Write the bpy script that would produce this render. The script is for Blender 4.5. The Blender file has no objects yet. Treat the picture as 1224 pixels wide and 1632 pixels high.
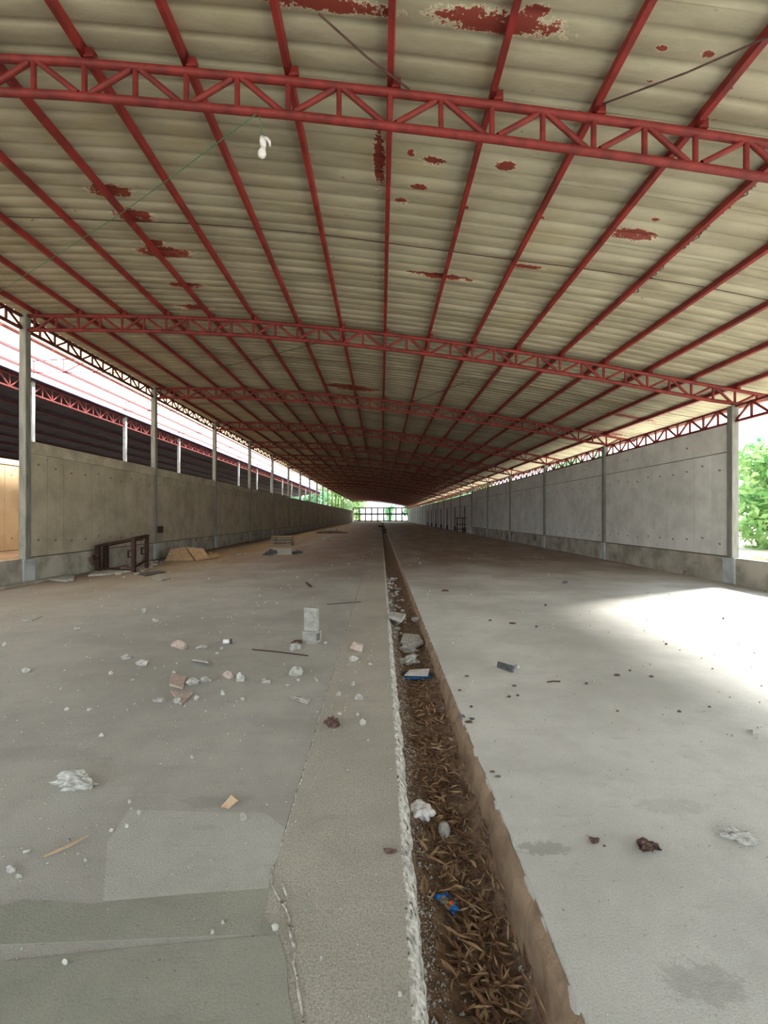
import bpy, bmesh, math, random
from mathutils import Vector, Matrix, noise
random.seed(7)
S = bpy.context.scene
C = S.collection
R = math.radians
# ------------------------------------------------------------ camera
EYE, F, VX, VY = 1.55, 739.0, 607.0, 823.0
cam = bpy.data.objects.new('camera', bpy.data.cameras.new('camera')); C.objects.link(cam)
cam.data.sensor_fit = 'HORIZONTAL'; cam.data.sensor_width = 36
cam.data.lens = 36*F/1224
cam.data.shift_x = (612-VX)/1224; cam.data.shift_y = (VY-816)/1224
cam.data.clip_start = .05; cam.data.clip_end = 900
cam.location = (0, 0, EYE); cam.rotation_euler = (R(90), 0, 0)
S.camera = cam
# ------------------------------------------------------------ sky, sun, exposure
w = bpy.data.worlds.new('sky'); S.world = w; w.use_nodes = True
nt = w.node_tree; bg = nt.nodes['Background']
tc = nt.nodes.new('ShaderNodeTexCoord'); sp = nt.nodes.new('ShaderNodeSeparateXYZ')
rp = nt.nodes.new('ShaderNodeValToRGB')
nt.links.new(tc.outputs['Generated'], sp.inputs[0]); nt.links.new(sp.outputs[2], rp.inputs[0])
rp.color_ramp.elements[0].position = 0; rp.color_ramp.elements[0].color = (.95, .98, 1, 1)
rp.color_ramp.elements[1].position = .7; rp.color_ramp.elements[1].color = (.66, .82, 1, 1)
nt.links.new(rp.outputs[0], bg.inputs[0]); bg.inputs[1].default_value = 1.6
sun = bpy.data.objects.new('sun', bpy.data.lights.new('sun', 'SUN')); C.objects.link(sun)
sun.data.energy = 8.5; sun.data.angle = R(11); sun.data.color = (1, .97, .92)
sun.rotation_euler = Vector((.84, .50, .66)).to_track_quat('Z', 'Y').to_euler()
vs = S.view_settings
vs.view_transform = 'Standard'; vs.look = 'None'; vs.gamma = 1; vs.use_curve_mapping = False
vs.exposure = 1.4
# ------------------------------------------------------------ helpers
def lin(c):
    return tuple(((v/255)/12.92 if v/255 <= .04045 else ((v/255+.055)/1.055)**2.4) for v in c)+(1,)
class NT:
    def __init__(s, name):
        s.m = bpy.data.materials.new(name); s.m.use_nodes = True; s.t = s.m.node_tree
        s.b = s.t.nodes['Principled BSDF']; s.b.inputs['Specular IOR Level'].default_value = .3
    def n(s, typ, **k):
        x = s.t.nodes.new('ShaderNode'+typ)
        for a, v in k.items(): setattr(x, a, v)
        return x
    def l(s, a, b): s.t.links.new(a, b)
    def pos(s, scale=(1, 1, 1), obj=False):
        mp = s.n('Mapping'); mp.inputs['Scale'].default_value = scale
        if obj: s.l(s.n('TexCoord').outputs['Object'], mp.inputs[0])
        else: s.l(s.n('NewGeometry').outputs['Position'], mp.inputs[0])
        return mp.outputs[0]
    def noise(s, vec, scale, detail=6, rough=.6):
        x = s.n('TexNoise'); x.inputs['Scale'].default_value = scale; x.inputs['Detail'].default_value = detail
        x.inputs['Roughness'].default_value = rough; s.l(vec, x.inputs['Vector']); return x.outputs[0]
    def ramp(s, v, lo, hi, a=0., b=1.):
        x = s.n('MapRange'); x.interpolation_type = 'SMOOTHSTEP'; s.l(v, x.inputs[0])
        for i, q in enumerate((lo, hi, a, b)): x.inputs[i+1].default_value = q
        return x.outputs[0]
    def math(s, op, a, b=None, c=None):
        x = s.n('Math', operation=op)
        for i, q in enumerate((a, b, c)):
            if q is None: continue
            if isinstance(q, (int, float)): x.inputs[i].default_value = q
            else: s.l(q, x.inputs[i])
        return x.outputs[0]
    def mix(s, f, a, b):
        x = s.n('Mix', data_type='RGBA')
        if isinstance(f, (int, float)): x.inputs[0].default_value = f
        else: s.l(f, x.inputs[0])
        for i, q in ((6, a), (7, b)):
            if isinstance(q, tuple): x.inputs[i].default_value = q
            else: s.l(q, x.inputs[i])
        return x.outputs[2]
    def bump(s, h, dist, strength=1):
        x = s.n('Bump'); x.inputs['Distance'].default_value = dist; x.inputs['Strength'].default_value = strength
        s.l(h, x.inputs['Height']); s.l(x.outputs[0], s.b.inputs['Normal'])
    def done(s, col, rough=.85, metal=0):
        if isinstance(col, tuple): s.b.inputs['Base Color'].default_value = col
        else: s.l(col, s.b.inputs['Base Color'])
        s.b.inputs['Roughness'].default_value = rough; s.b.inputs['Metallic'].default_value = metal
        return s.m
def simple(name, c1, c2=None, scale=8, rough=.85, bump=0, bs=40, metal=0, stretch=(1, 1, 1), obj=False, spots=None):
    q = NT(name); c2 = c2 or tuple(v*.75 for v in c1); p = q.pos(stretch, obj)
    col = q.mix(q.ramp(q.noise(p, scale), .35, .68), lin(c1), lin(c2))
    if spots: col = q.mix(q.ramp(q.noise(p, spots[1]), spots[2], spots[2]+.06), col, lin(spots[0]))
    if bump: q.bump(q.noise(p, bs), bump)
    return q.done(col, rough, metal)
def ob(name, me, parent=None, **k):
    o = bpy.data.objects.new(name, me); C.objects.link(o)
    if parent: o.parent = parent
    for a, v in k.items(): o[a] = v
    return o
def thing(name, label, cat, loc=(0, 0, 0), rz=0, group=None):
    o = ob(name, None); o.location = loc; o.rotation_euler = (0, 0, rz)
    return tag(o, label, cat, group)
def tag(o, label, cat, group=None):
    o['label'] = label; o['category'] = cat
    if group: o['group'] = group
    return o
class MB:
    def __init__(s): s.v = []; s.f = []
    def box(s, a, b, rot=None, c=None):
        n = len(s.v)
        pts = [Vector((x, y, z)) for z in (a[2], b[2]) for y in (a[1], b[1]) for x in (a[0], b[0])]
        if rot is not None:
            c = Vector(c) if c is not None else (Vector(a)+Vector(b))/2
            pts = [rot @ (p-c)+c for p in pts]
        s.v += pts
        s.f += [tuple(n+i for i in q) for q in ((0, 2, 3, 1), (4, 5, 7, 6), (0, 1, 5, 4), (1, 3, 7, 5), (3, 2, 6, 7), (2, 0, 4, 6))]
        return s
    def tube(s, pts, r, n=8, cap=True, sq=False):
        pts = [Vector(p) for p in pts]; rings = []
        rr = r if isinstance(r, (list, tuple)) else [r]*len(pts)
        for i, p in enumerate(pts):
            d = (pts[min(i+1, len(pts)-1)]-pts[max(i-1, 0)]).normalized()
            up = Vector((0, 0, 1)) if abs(d.z) < .95 else Vector((1, 0, 0))
            a = d.cross(up).normalized(); b = a.cross(d)
            k = len(s.v); rings.append(k)
            for j in range(n):
                t = 2*math.pi*(j+.5)/n; q = rr[i]*(1.414 if n == 4 else 1)
                s.v.append(p+a*math.cos(t)*q+b*math.sin(t)*q)
        for i in range(len(rings)-1):
            for j in range(n):
                a, b = rings[i]+j, rings[i]+(j+1) % n
                s.f.append((a, b, b+rings[i+1]-rings[i], a+rings[i+1]-rings[i]))
        if cap:
            s.f.append(tuple(rings[0]+j for j in range(n))[::-1]); s.f.append(tuple(rings[-1]+j for j in range(n)))
        return s
    def plate(s, pts, t):
        pts = [Vector(p) for p in pts]; nn = len(pts)
        nrm = Vector((0, 0, 0))
        for i in range(nn):
            nrm += (pts[i]-pts[0]).cross(pts[(i+1) % nn]-pts[0])
        nrm.normalize(); k = len(s.v)
        s.v += pts+[p-nrm*t for p in pts]
        s.f.append(tuple(range(k, k+nn))); s.f.append(tuple(range(k+2*nn-1, k+nn-1, -1)))
        for i in range(nn):
            j = (i+1) % nn; s.f.append((k+i, k+nn+i, k+nn+j, k+j))
        return s
    def rock(s, c, dims, seed, sub=2, rough=.25, cuts=5):
        bm = bmesh.new(); bmesh.ops.create_icosphere(bm, subdivisions=sub, radius=1)
        rn = random.Random(seed)
        pl = [(Vector((rn.uniform(-1, 1), rn.uniform(-1, 1), rn.uniform(-.6, 1))).normalized(), rn.uniform(.45, .8)) for _ in range(cuts)]
        k = len(s.v); rz = Matrix.Rotation(rn.uniform(0, 6.28), 3, 'Z')
        for v in bm.verts:
            p = v.co.copy()
            for n_, d in pl:
                e = p.dot(n_)-d
                if e > 0: p -= n_*e
            p *= 1+rough*noise.noise(p*2.3+Vector((seed*3.1 % 97, 0, 0)))
            s.v.append(Vector((p.x*dims[0]/1.85, p.y*dims[1]/1.85, (p.z*.62+.45)*dims[2]))+Vector(c))
        s.f += [tuple(k+v.index for v in f.verts) for f in bm.faces]; bm.free()
        return s
    def mesh(s, name, m, smooth=False):
        me = bpy.data.meshes.new(name); me.from_pydata([tuple(v) for v in s.v], [], s.f)
        me.materials.append(m)
        if smooth: me.polygons.foreach_set('use_smooth', [True]*len(s.f))
        me.update(); return me
    def build(s, name, m, parent=None, smooth=False, **k):
        return ob(name, s.mesh(name, m, smooth), parent, **k)
def bevel(o, w_=.01, seg=2):
    b = o.modifiers.new('bevel', 'BEVEL'); b.width = w_; b.segments = seg; b.limit_method = 'ANGLE'; return o
def floor_at(px, py, z=0.):
    t = (z-EYE)*F/(VY-py); return Vector(((px-VX)*t/F, t, z))
def at(px, py, Y): return Vector(((px-VX)*Y/F, Y, EYE+(VY-py)*Y/F))
# ------------------------------------------------------------ measured layout
BAY, Z1, NB = 6.1, 4.6, 22
XL, XR = -8.24, 8.15
PROF = [(-9.5, 6.21), (-8.3, 6.22), (-7, 6.23), (-5, 6.20), (-3, 6.10), (-1, 5.92), (0, 5.81), (1, 5.69), (3, 5.42), (5, 5.10), (7, 4.72), (9.3, 4.30), (10.5, 4.08)]
def zt(x):
    for (a, za), (b, zb) in zip(PROF, PROF[1:]):
        if x <= b: return za+(zb-za)*(x-a)/(b-a)
def Yk(k): return Z1+BAY*k
def roof_hit(px, py, off=.10):
    sx, sz = (px-VX)/F, (VY-py)/F; lo, hi = .5, 80.
    for _ in range(60):
        t = (lo+hi)/2
        if EYE+sz*t > zt(max(-9.4, min(10.4, sx*t)))+off: hi = t
        else: lo = t
    return Vector((sx*t, t, EYE+sz*t))
PURX = [.09+1.01*k for k in range(-8, 10)]
# ------------------------------------------------------------ materials
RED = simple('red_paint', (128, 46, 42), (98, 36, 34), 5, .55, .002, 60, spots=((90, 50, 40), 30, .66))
REDP = simple('red_purlin_paint', (140, 46, 44), (106, 37, 36), 3, .5, spots=((96, 58, 50), 22, .66))
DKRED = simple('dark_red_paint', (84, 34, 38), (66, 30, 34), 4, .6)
STEEL = simple('galvanised_column', (140, 140, 130), (114, 114, 106), 3, .5, stretch=(3, 3, .6), spots=((120, 110, 60), 3, .64))
STEELB = simple('pale_post_paint', (190, 192, 190), (160, 162, 158), 4, .5)
RUST = simple('rusty_steel', (74, 52, 44), (48, 36, 32), 14, .85, .003, 60)
ROD = simple('rod_steel', (86, 62, 56), (60, 44, 42), 10, .6)
PLINTH = simple('plinth_concrete', (180, 176, 160), (140, 136, 122), 1.6, .92, .006, 14, spots=((128, 106, 90), 1.1, .6))
JOINT = simple('mortar', (104, 98, 86), (84, 78, 68), 6, .95)
PED = simple('pedestal_concrete', (186, 192, 188), (156, 164, 160), 3, .9, .004, 20)
BAND = simple('cap_beam_concrete', (194, 186, 162), (164, 156, 136), 2, .92, .004, 20)
STONE = simple('pale_rubble', (182, 181, 172), (140, 138, 130), 25, .95, .002, 120)
STONEG = simple('grey_rubble', (170, 168, 158), (132, 130, 122), 25, .95, .003, 90)
PINK = simple('pinkish_brick_rubble', (182, 164, 150), (150, 136, 124), 30, .95, .002, 120)
TAN = simple('tan_board', (176, 152, 122), (150, 128, 100), 9, .9, .002, 60)
DARK = simple('dark_scrap', (92, 92, 94), (60, 60, 62), 25, .9, .002, 90)
BROWN = simple('brown_scrap', (98, 74, 66), (62, 46, 42), 40, .9, .002, 90)
WHITEB = simple('white_plastic', (226, 224, 220), (200, 198, 200), 20, .45)
BLUEP = simple('blue_print', (46, 126, 196), (24, 70, 150), 40, .35)
ORANGE = simple('orange_print', (228, 110, 48), (200, 84, 40), 40, .4)
TEAL = simple('teal_print', (40, 84, 104), (28, 56, 84), 30, .5)
GREENS = simple('green_cord', (70, 130, 90), (50, 100, 70), 40, .6)
LEAF = simple('dry_leaf', (176, 138, 98), (112, 78, 54), 14, .75)
BARK = simple('bark', (96, 82, 66), (66, 56, 46), 12, .95)
BLOCK = simple('concrete_block', (158, 157, 148), (134, 133, 126), 14, .95, .002, 120)
def foliage(name, c1, c2):
    q = NT(name); col = q.mix(q.ramp(q.noise(q.pos(), 1.1), .4, .6), lin(c1), lin(c2))
    tr = q.n('BsdfTranslucent'); mx = q.n('MixShader'); mx.inputs[0].default_value = .35
    q.l(col, tr.inputs[0]); q.l(q.b.outputs[0], mx.inputs[1]); q.l(tr.outputs[0], mx.inputs[2])
    q.l(mx.outputs[0], q.t.nodes['Material Output'].inputs[0]); return q.done(col, .6)
FOL = foliage('green_foliage', (104, 150, 84), (160, 190, 120))
FOLD = foliage('teal_green_foliage', (84, 146, 100), (130, 180, 128))

def concrete_floor(name, base, dark, warm, grain, gl=.8):
    q = NT(name); p = q.pos()
    geo = q.n('SeparateXYZ'); q.l(p, geo.inputs[0]); X, Y = geo.outputs[0], geo.outputs[1]
    big = q.noise(p, .55, 5, .6); mid = q.noise(p, 3.2, 6, .65); fine = q.noise(p, 120, 5, .75)
    col = q.mix(q.ramp(big, .35, .66), lin(base), lin(dark))
    col = q.mix(q.math('MULTIPLY', q.ramp(mid, .45, .72), .45), col, lin(tuple(v*.86 for v in base)))
    # brown earth trodden over the floor further in and along the left wall
    far = q.ramp(q.math('ADD', Y, q.math('MULTIPLY', big, 8)), 12, 22)
    lw = q.math('MULTIPLY', q.ramp(q.math('ADD', X, q.math('MULTIPLY', mid, 2)), -7.2, -2.5, 1, 0), q.ramp(Y, 4, 12, 0, .8))
    d = q.math('MAXIMUM', far, lw); d = q.math('MULTIPLY', d, q.ramp(q.noise(q.pos((1, .35, 1)), 1.1, 5), .25, .6, .55, 1))
    col = q.mix(d, col, lin(warm))
    # streaks, scuffs and black specks
    st = q.noise(q.pos((1.2, 6, 1)), 2.2, 6, .7)
    col = q.mix(q.math('MULTIPLY', q.ramp(st, .58, .7), .35), col, lin(tuple(v*.72 for v in base)))
    sk = q.noise(p, 55, 3, .5)
    col = q.mix(q.ramp(sk, .69, .73, 0, .6), col, lin((92, 88, 80)))
    col = q.mix(q.math('MULTIPLY', q.ramp(fine, .4, .66), grain*1.5), col, lin(tuple(v*.66 for v in base)))
    for cx, cy, hw, hh, dk in ((868, 1352, 46, 12, .5), (1120, 1565, 70, 40, .35), (960, 935, 90, 7, .25), (1070, 1285, 60, 14, .2), (335, 1278, 45, 10, .3), (60, 1200, 90, 14, .2)):
        c = floor_at(cx, cy); a = hw*c.y/F; b = (floor_at(cx, cy-hh).y-floor_at(cx, cy+hh).y)/2
        dx = q.math('DIVIDE', q.math('SUBTRACT', X, c.x), a); dy = q.math('DIVIDE', q.math('SUBTRACT', Y, c.y), b)
        e = q.math('ADD', q.math('ADD', q.math('MULTIPLY', dx, dx), q.math('MULTIPLY', dy, dy)), q.math('MULTIPLY', q.math('SUBTRACT', q.noise(p, 24, 6, .8), .5), 5))
        col = q.mix(q.ramp(e, .5, 1.1, dk, 0), col, lin((118, 114, 104)))
    vor = q.ramp(q.noise(q.pos((1, 2.2, 1)), .9, 8, .75), .5, .62)
    col = q.mix(q.math('MULTIPLY', vor, .3), col, lin(tuple(v*.8 for v in base)))
    q.bump(q.math('ADD', q.math('MULTIPLY', mid, .3), fine), .008, .8)
    q.b.inputs['Specular IOR Level'].default_value = .5
    return q.done(col, gl)
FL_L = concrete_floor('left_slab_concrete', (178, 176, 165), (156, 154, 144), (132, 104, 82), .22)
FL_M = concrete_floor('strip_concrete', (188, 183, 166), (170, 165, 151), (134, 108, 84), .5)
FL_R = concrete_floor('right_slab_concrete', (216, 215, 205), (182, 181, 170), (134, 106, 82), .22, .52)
FL_P = concrete_floor('patch_concrete', (158, 158, 142), (134, 136, 122), (140, 118, 96), .1)
FL_Q = concrete_floor('pale_patch_concrete', (186, 185, 174), (172, 171, 160), (140, 118, 96), .15)
LIP = simple('chipped_lip', (214, 212, 200), (150, 146, 136), 34, .95, .012, 60, spots=((92, 84, 72), 26, .57))
BROWNWALL = simple('dirty_drain_wall', (150, 130, 106), (116, 96, 76), 5, .95, .01, 30)
DIRT = simple('drain_dirt', (136, 112, 90), (96, 76, 60), 18, .97, .02, 50, spots=((160, 146, 126), 44, .64))
GROUND = simple('pale_earth', (206, 196, 172), (178, 168, 146), .4, .95)
GAPG = simple('brown_earth', (176, 140, 104), (140, 110, 82), .8, .95)

def panel_mat(name, base, dark, h):
    q = NT(name); p = q.pos((1, 1, 1), True); oi = q.n('ObjectInfo')
    wp = q.pos()
    col = q.mix(q.ramp(q.noise(wp, 1.3, 6, .65), .35, .7), lin(base), lin(dark))
    s = q.n('Mix', data_type='RGBA', blend_type='MULTIPLY'); s.inputs[0].default_value = 1
    rr = q.n('CombineColor'); v = q.math('MULTIPLY_ADD', oi.outputs['Random'], .09, .91)
    for i in range(3): q.l(v, rr.inputs[i])
    q.l(col, s.inputs[6]); q.l(rr.outputs[0], s.inputs[7]); col = s.outputs[2]
    # hook marks near the head and the foot of every panel, at an uneven height
    g = q.n('SeparateXYZ'); q.l(p, g.inputs[0])
    for zc, k in ((h*.13, .16), (h*.87, .22)):
        cz = q.math('MULTIPLY_ADD', oi.outputs['Random'], k, zc-k/2)
        dz = q.math('DIVIDE', q.math('SUBTRACT', g.outputs[2], cz), .028)
        dy = q.math('DIVIDE', q.math('ADD', g.outputs[1], q.math('MULTIPLY_ADD', g.outputs[2], -.35, q.math('MULTIPLY', cz, .35))), .045)
        e = q.math('ADD', q.math('MULTIPLY', dz, dz), q.math('MULTIPLY', dy, dy))
        e = q.math('ADD', e, q.math('MULTIPLY', q.math('SUBTRACT', q.noise(wp, 40), .5), 2.2))
        col = q.mix(q.ramp(e, .6, 1.2, .7, 0), col, lin((84, 76, 66)))
    col = q.mix(q.ramp(q.noise(wp, 9, 4, .55), .69, .73, 0, .7), col, lin((110, 100, 88)))
    q.bump(q.noise(wp, 30), .003); return q.done(col, .9)
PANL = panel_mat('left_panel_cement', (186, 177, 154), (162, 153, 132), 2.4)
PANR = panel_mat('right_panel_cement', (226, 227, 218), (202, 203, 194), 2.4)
PANB = panel_mat('beige_panel_cement', (212, 184, 146), (196, 166, 128), 2.9)

def roof_mat():
    q = NT('roof_sheet_lining'); p = q.pos()
    cr, gr = lin((170, 164, 144)), lin((142, 135, 115))
    col = q.mix(q.ramp(q.noise(q.pos((.5, 2.2, 1)), 1.2, 6, .6), .35, .68), cr, gr)
    col = q.mix(q.ramp(q.noise(p, .8, 3), .55, .75, 0, .5), col, lin((158, 144, 108)))
    g = q.n('SeparateXYZ'); q.l(p, g.inputs[0]); X, Y = g.outputs[0], g.outputs[1]
    wob = q.math('SUBTRACT', q.noise(q.pos((1, 1.5, 1)), 7, 8, .8), .5); wob2 = q.math('SUBTRACT', q.noise(p, 34, 4, .7), .5)
    wob = q.math('ADD', q.math('MULTIPLY', wob, 5), q.math('MULTIPLY', wob2, 2.6))
    rust = None
    P = [(795, 38, 92, 17), (520, 8, 100, 11), (605, 258, 8, 44), (215, 345, 26, 10), (175, 305, 30, 9), (262, 403, 36, 9), (245, 388, 14, 6),
         (1010, 374, 34, 9), (855, 20, 18, 12), (690, 258, 18, 7), (668, 300, 12, 5), (805, 265, 16, 7), (655, 245, 6, 5), (297, 455, 28, 4),
         (310, 490, 24, 4), (1128, 88, 10, 6), (1055, 78, 8, 5), (640, 322, 10, 5), (860, 348, 8, 3), (740, 332, 8, 4), (1005, 665, 40, 3), (965, 690, 30, 3),
         (560, 618, 40, 4), (1045, 350, 8, 3), (700, 440, 50, 4), (840, 425, 26, 3)]
    for x, y, hw, hh in P:
        c = roof_hit(x, y); a = (roof_hit(x+hw, y)-roof_hit(x-hw, y)).length/2; b = abs(roof_hit(x, y+hh).y-roof_hit(x, y-hh).y)/2
        dx = q.math('DIVIDE', q.math('SUBTRACT', X, c.x), a*1.15); dy = q.math('DIVIDE', q.math('SUBTRACT', Y, c.y), b*1.15)
        e = q.math('ADD', q.math('ADD', q.math('MULTIPLY', dx, dx), q.math('MULTIPLY', dy, dy)), wob)
        e = q.math('SUBTRACT', 1, e)
        rust = e if rust is None else q.math('MAXIMUM', rust, e)
    col = q.mix(q.ramp(rust, -.25, .1), col, lin((206, 198, 172)))
    col = q.mix(q.ramp(rust, .1, .2), col, lin((120, 52, 42)))
    fl = q.noise(q.pos((1, 1.6, 1)), 7, 4, .6)
    area = q.ramp(q.noise(p, .5, 2), .5, .62)
    col = q.mix(q.math('MULTIPLY', q.ramp(fl, .68, .70), area), col, lin((124, 64, 50)))
    CRK = roof_hit(1037, 440)
    # a long split in the lining
    ln = q.math('ABSOLUTE', q.math('ADD', q.math('SUBTRACT', X, CRK.x), q.math('MULTIPLY', q.math('SUBTRACT', q.noise(p, 3), .5), .5)))
    m = q.math('MULTIPLY', q.ramp(ln, .008, .022, 1, 0), q.math('MULTIPLY', q.ramp(Y, CRK.y-2.2, CRK.y-1.9), q.ramp(Y, CRK.y+1.8, CRK.y+3, 1, 0)))
    col = q.mix(m, col, lin((40, 34, 30)))
    q.bump(q.noise(q.pos((.6, 1, 1)), 6, 4), .008)
    return q.done(col, .6)
ROOFM = roof_mat()
DKROOF = simple('dark_roof_underside', (70, 62, 76), (52, 46, 58), 2, .8)
BLUEROOF = simple('blue_roof_sheet', (120, 120, 168), (100, 100, 150), 2, .6)
q = NT('translucent_roof_sheet'); tr = q.n('BsdfTranslucent'); mx = q.n('MixShader'); mx.inputs[0].default_value = .75
tr.inputs[0].default_value = (1, .84, .6, 1); q.l(q.b.outputs[0], mx.inputs[1]); q.l(tr.outputs[0], mx.inputs[2])
q.l(mx.outputs[0], q.t.nodes['Material Output'].inputs[0]); TRANS = q.done((.85, .8, .65, 1), .5)
# ============================================================ SETTING
Y0, YE = -6.5, Yk(NB)
# ground outside
MB().box((-120, -60, -.6), (XL-4.6, 330, -.06)).box((XR+.12, -60, -.6), (160, 330, -.06)).box((XL-4.6, YE+.3, -.6), (XR+.12, 330, -.06)).box((XL-4.6, -60, -.6), (XR+.12, Y0-1, -.06)).build('ground', GROUND, kind='structure')
MB().box((XL-4.6, Y0-1, -.6), (XL-.1, YE+.3, .38)).build('ground_between_halls', GAPG, kind='structure')
# floor: base and slabs, with the drain left open between them
CL, CR = .11, .635
floor = MB().box((XL-.1, Y0-1, -.7), (XR+.12, YE+.3, -.5)).build('floor', BROWNWALL, kind='structure')
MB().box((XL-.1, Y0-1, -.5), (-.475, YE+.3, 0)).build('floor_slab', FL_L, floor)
MB().box((-.47, Y0-1, -.5), (CL-.015, YE+.3, .001)).build('floor_slab', FL_M, floor)
def edge_slab():
    m = MB(); ys = []; y = Y0-1
    while y < 14: ys.append(y); y += .025 if .8 < y < 5 else .08
    while y < YE+.3: ys.append(y); y += 1.5
    prof = [(0, 0), (.012, -.012), (.022, -.05), (.03, -.5)]
    for y in ys:
        nn = noise.noise(Vector((0, y*9, 3)))*.008+noise.noise(Vector((5, y*31, 3)))*.004
        for a, z in ((3, 0),)+tuple(prof): m.v.append(Vector(((XR+.12) if a == 3 else CR+(.0 if z < -.1 else nn)-a, y, z)))
    # order: outer, lip..bottom
    for i in range(len(ys)-1):
        for j in range(4):
            a = i*5+j; m.f.append((a, a+1, a+6, a+5))
    return m
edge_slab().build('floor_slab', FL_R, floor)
# thin dirty face of the right side of the drain
m = MB(); ys = [Y0-1+.06*i for i in range(int(14/.06))]+[13+1.2*i for i in range(106)]
for y in ys:
    for j, z in enumerate((-.006, -.05, -.12, -.2, -.3, -.45)):
        m.v.append(Vector((CR-.026-.012*j+.016*noise.noise(Vector((j*.9, y*7, 1)))+.008*noise.noise(Vector((j*2.1, y*27, 1)))+(.016 if j == 0 else 0), y, z)))
for i in range(len(ys)-1):
    for j in range(5): a = i*6+j; m.f.append((a, a+6, a+7, a+1))
m.build('drain_side', BROWNWALL, floor, True)
# near patches of newer screed
def skim(pts, mat_, h):
    if sum(a[0]*b[1]-a[1]*b[0] for a, b in zip(pts, pts[1:]+pts[:1])) < 0: pts = pts[::-1]
    MB().plate([(x, y, h) for x, y in pts], h+.01).build('screed_patch', mat_, floor)
f2 = lambda *a: [tuple(floor_at(*p)[:2]) for p in a]
skim([(-2.6, 1.62), (-.39, 1.72), (-.455, 1.80), (-.462, 1.93), (-.8, 1.90), (-1.15, 1.85), (-1.45, 1.87), (-1.52, 1.84), (-1.60, 1.74), (-2.6, 1.64)][::-1], FL_P, .0025)
skim([(-4, -1), (-.05, -1), (-.27, 1.1), (-.24, 1.36), (-.30, 1.5), (-.33, 1.62), (-.38, 1.715), (-.9, 1.66), (-1.6, 1.575), (-4, 1.5)], FL_P, .004)
skim([(-1.12, 1.87), (-.47, 1.93), (-.475, 2.30), (-.6, 2.42), (-.9, 2.43), (-1.33, 2.45), (-1.30, 2.2), (-1.2, 2.02)], FL_Q, .0015)
# mortar ridges along the joint and the crack
def ridge(pts, r0, mat_, name='mortar_ridge', step=.02):
    m = MB(); P = []
    for a, b in zip(pts, pts[1:]):
        n = max(1, int((Vector(b)-Vector(a)).length/step))
        for i in range(n): P.append(Vector(a).lerp(Vector(b), i/n))
    rr = [r0*(.55+.9*abs(noise.noise(p*14))) for p in P]
    P = [p+Vector((noise.noise(p*9)*.008, 0, 0)) for p in P]
    return m.tube(P, rr, 6).build(name, mat_, floor, True)
ridge([floor_at(*p, .003) for p in ((452, 1406), (459, 1430), (452, 1442), (460, 1462), (464, 1490), (470, 1512), (466, 1535), (474, 1560), (480, 1600), (481, 1632), (483, 1700))], .0055, LIP)
ridge([floor_at(*p, .002) for p in ((432, 1385), (434, 1410), (447, 1435), (458, 1455))], .0045, LIP)
ridge([(-.472, 2.05, -.001), (-.47, 4, 0), (-.47, 8, 0)], .0045, LIP)
# chipped left lip and the dirt bed of the drain
def bed():
    lip, dirt = MB(), MB(); ys = []; y = Y0-1
    while y < 7: ys.append(y); y += .018
    while y < 20: ys.append(y); y += .08
    while y < YE+.3: ys.append(y); y += .8
    us = [0, .1, .2, .32, .45, .58, .7, .82, .91, 1]
    for y in ys:
        n1 = noise.noise(Vector((0, y*5, 0)))*.018+noise.noise(Vector((0, y*17, 5)))*.010+noise.noise(Vector((0, y*43, 5)))*.006
        n2 = noise.noise(Vector((9, y*6, 0)))*.018+noise.noise(Vector((9, y*23, 5)))*.012+noise.noise(Vector((9, y*51, 5)))*.006
        d = bed_depth(y)
        for x, z in ((CL-.016, 0), (CL-.004+n1, -.001), (CL+.012+n2, -.02+n1*.6), (CL+.030+n1, -.045+n2*.8), (CL+.045+n2, -.10+n1), (CL+.05, -.5)):
            lip.v.append(Vector((x, y, z)))
        for u in us:
            x = CL+.03+u*(CR-CL-.03)
            dirt.v.append(Vector((x, y, bed_z(x, y))))
    for i in range(len(ys)-1):
        for j in range(5): a = i*6+j; lip.f.append((a, a+1, a+7, a+6))
        for j in range(9): a = i*10+j; dirt.f.append((a, a+1, a+11, a+10))
    lip.build('chipped_drain_lip', LIP, floor); dirt.build('drain_dirt', DIRT, floor, True, kind='stuff')
def bed_depth(y): return .27 if y < 2 else (.27-.09*(y-2)/2.2 if y < 4.2 else (.18-.07*min(1, (y-4.2)/8)))
def bed_z(x, y):
    u = (x-CL)/(CR-CL); bank = .16*max(0, 1-u*3.2)*min(1, bed_depth(y)/.28)
    rb = bed_depth(y)*.75*max(0, (u-.80)/.2)*(.65+.9*noise.noise(Vector((3, y*3.1, 0))))
    return -bed_depth(y)+bank+max(0, rb)+.028*noise.noise(Vector((x*6, y*5, 0)))+.014*noise.noise(Vector((x*22, y*22, 4)))
bed()
# ---- roof sheets
ceil = ob('ceiling', None, kind='structure')
def sheet_mesh():
    m = MB(); p = BAY/6; n = 4; xs = [-8.5+18*i/30 for i in range(31)]
    prof = []
    for r in range(n):
        o_ = p*r/n; t = p/n
        prof += [(o_, .002), (o_+t*.3, 0), (o_+t*.6, .003), (o_+t*.70, .012), (o_+t*.77, .024), (o_+t*.87, .024), (o_+t*.94, .010)]
    prof.append((p+.07, .0024))
    for y, z in prof:
        for x in xs: m.v.append(Vector((x, y, zt(x)+.105+z+(.003*math.sin(x*5) if z < .005 else 0))))
    for i in range(len(prof)-1):
        for j in range(len(xs)-1):
            a = i*31+j; m.f.append((a, a+31, a+32, a+1))
    return m.mesh('roof_sheet', ROOFM, True)
sm = sheet_mesh(); n = 0; y = Y0-.0
while y < YE+.4:
    o = ob('roof_sheet', sm, ceil); o.location = (0, y, -.0012*(n % 2)); n += 1; y += BAY/6
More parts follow.
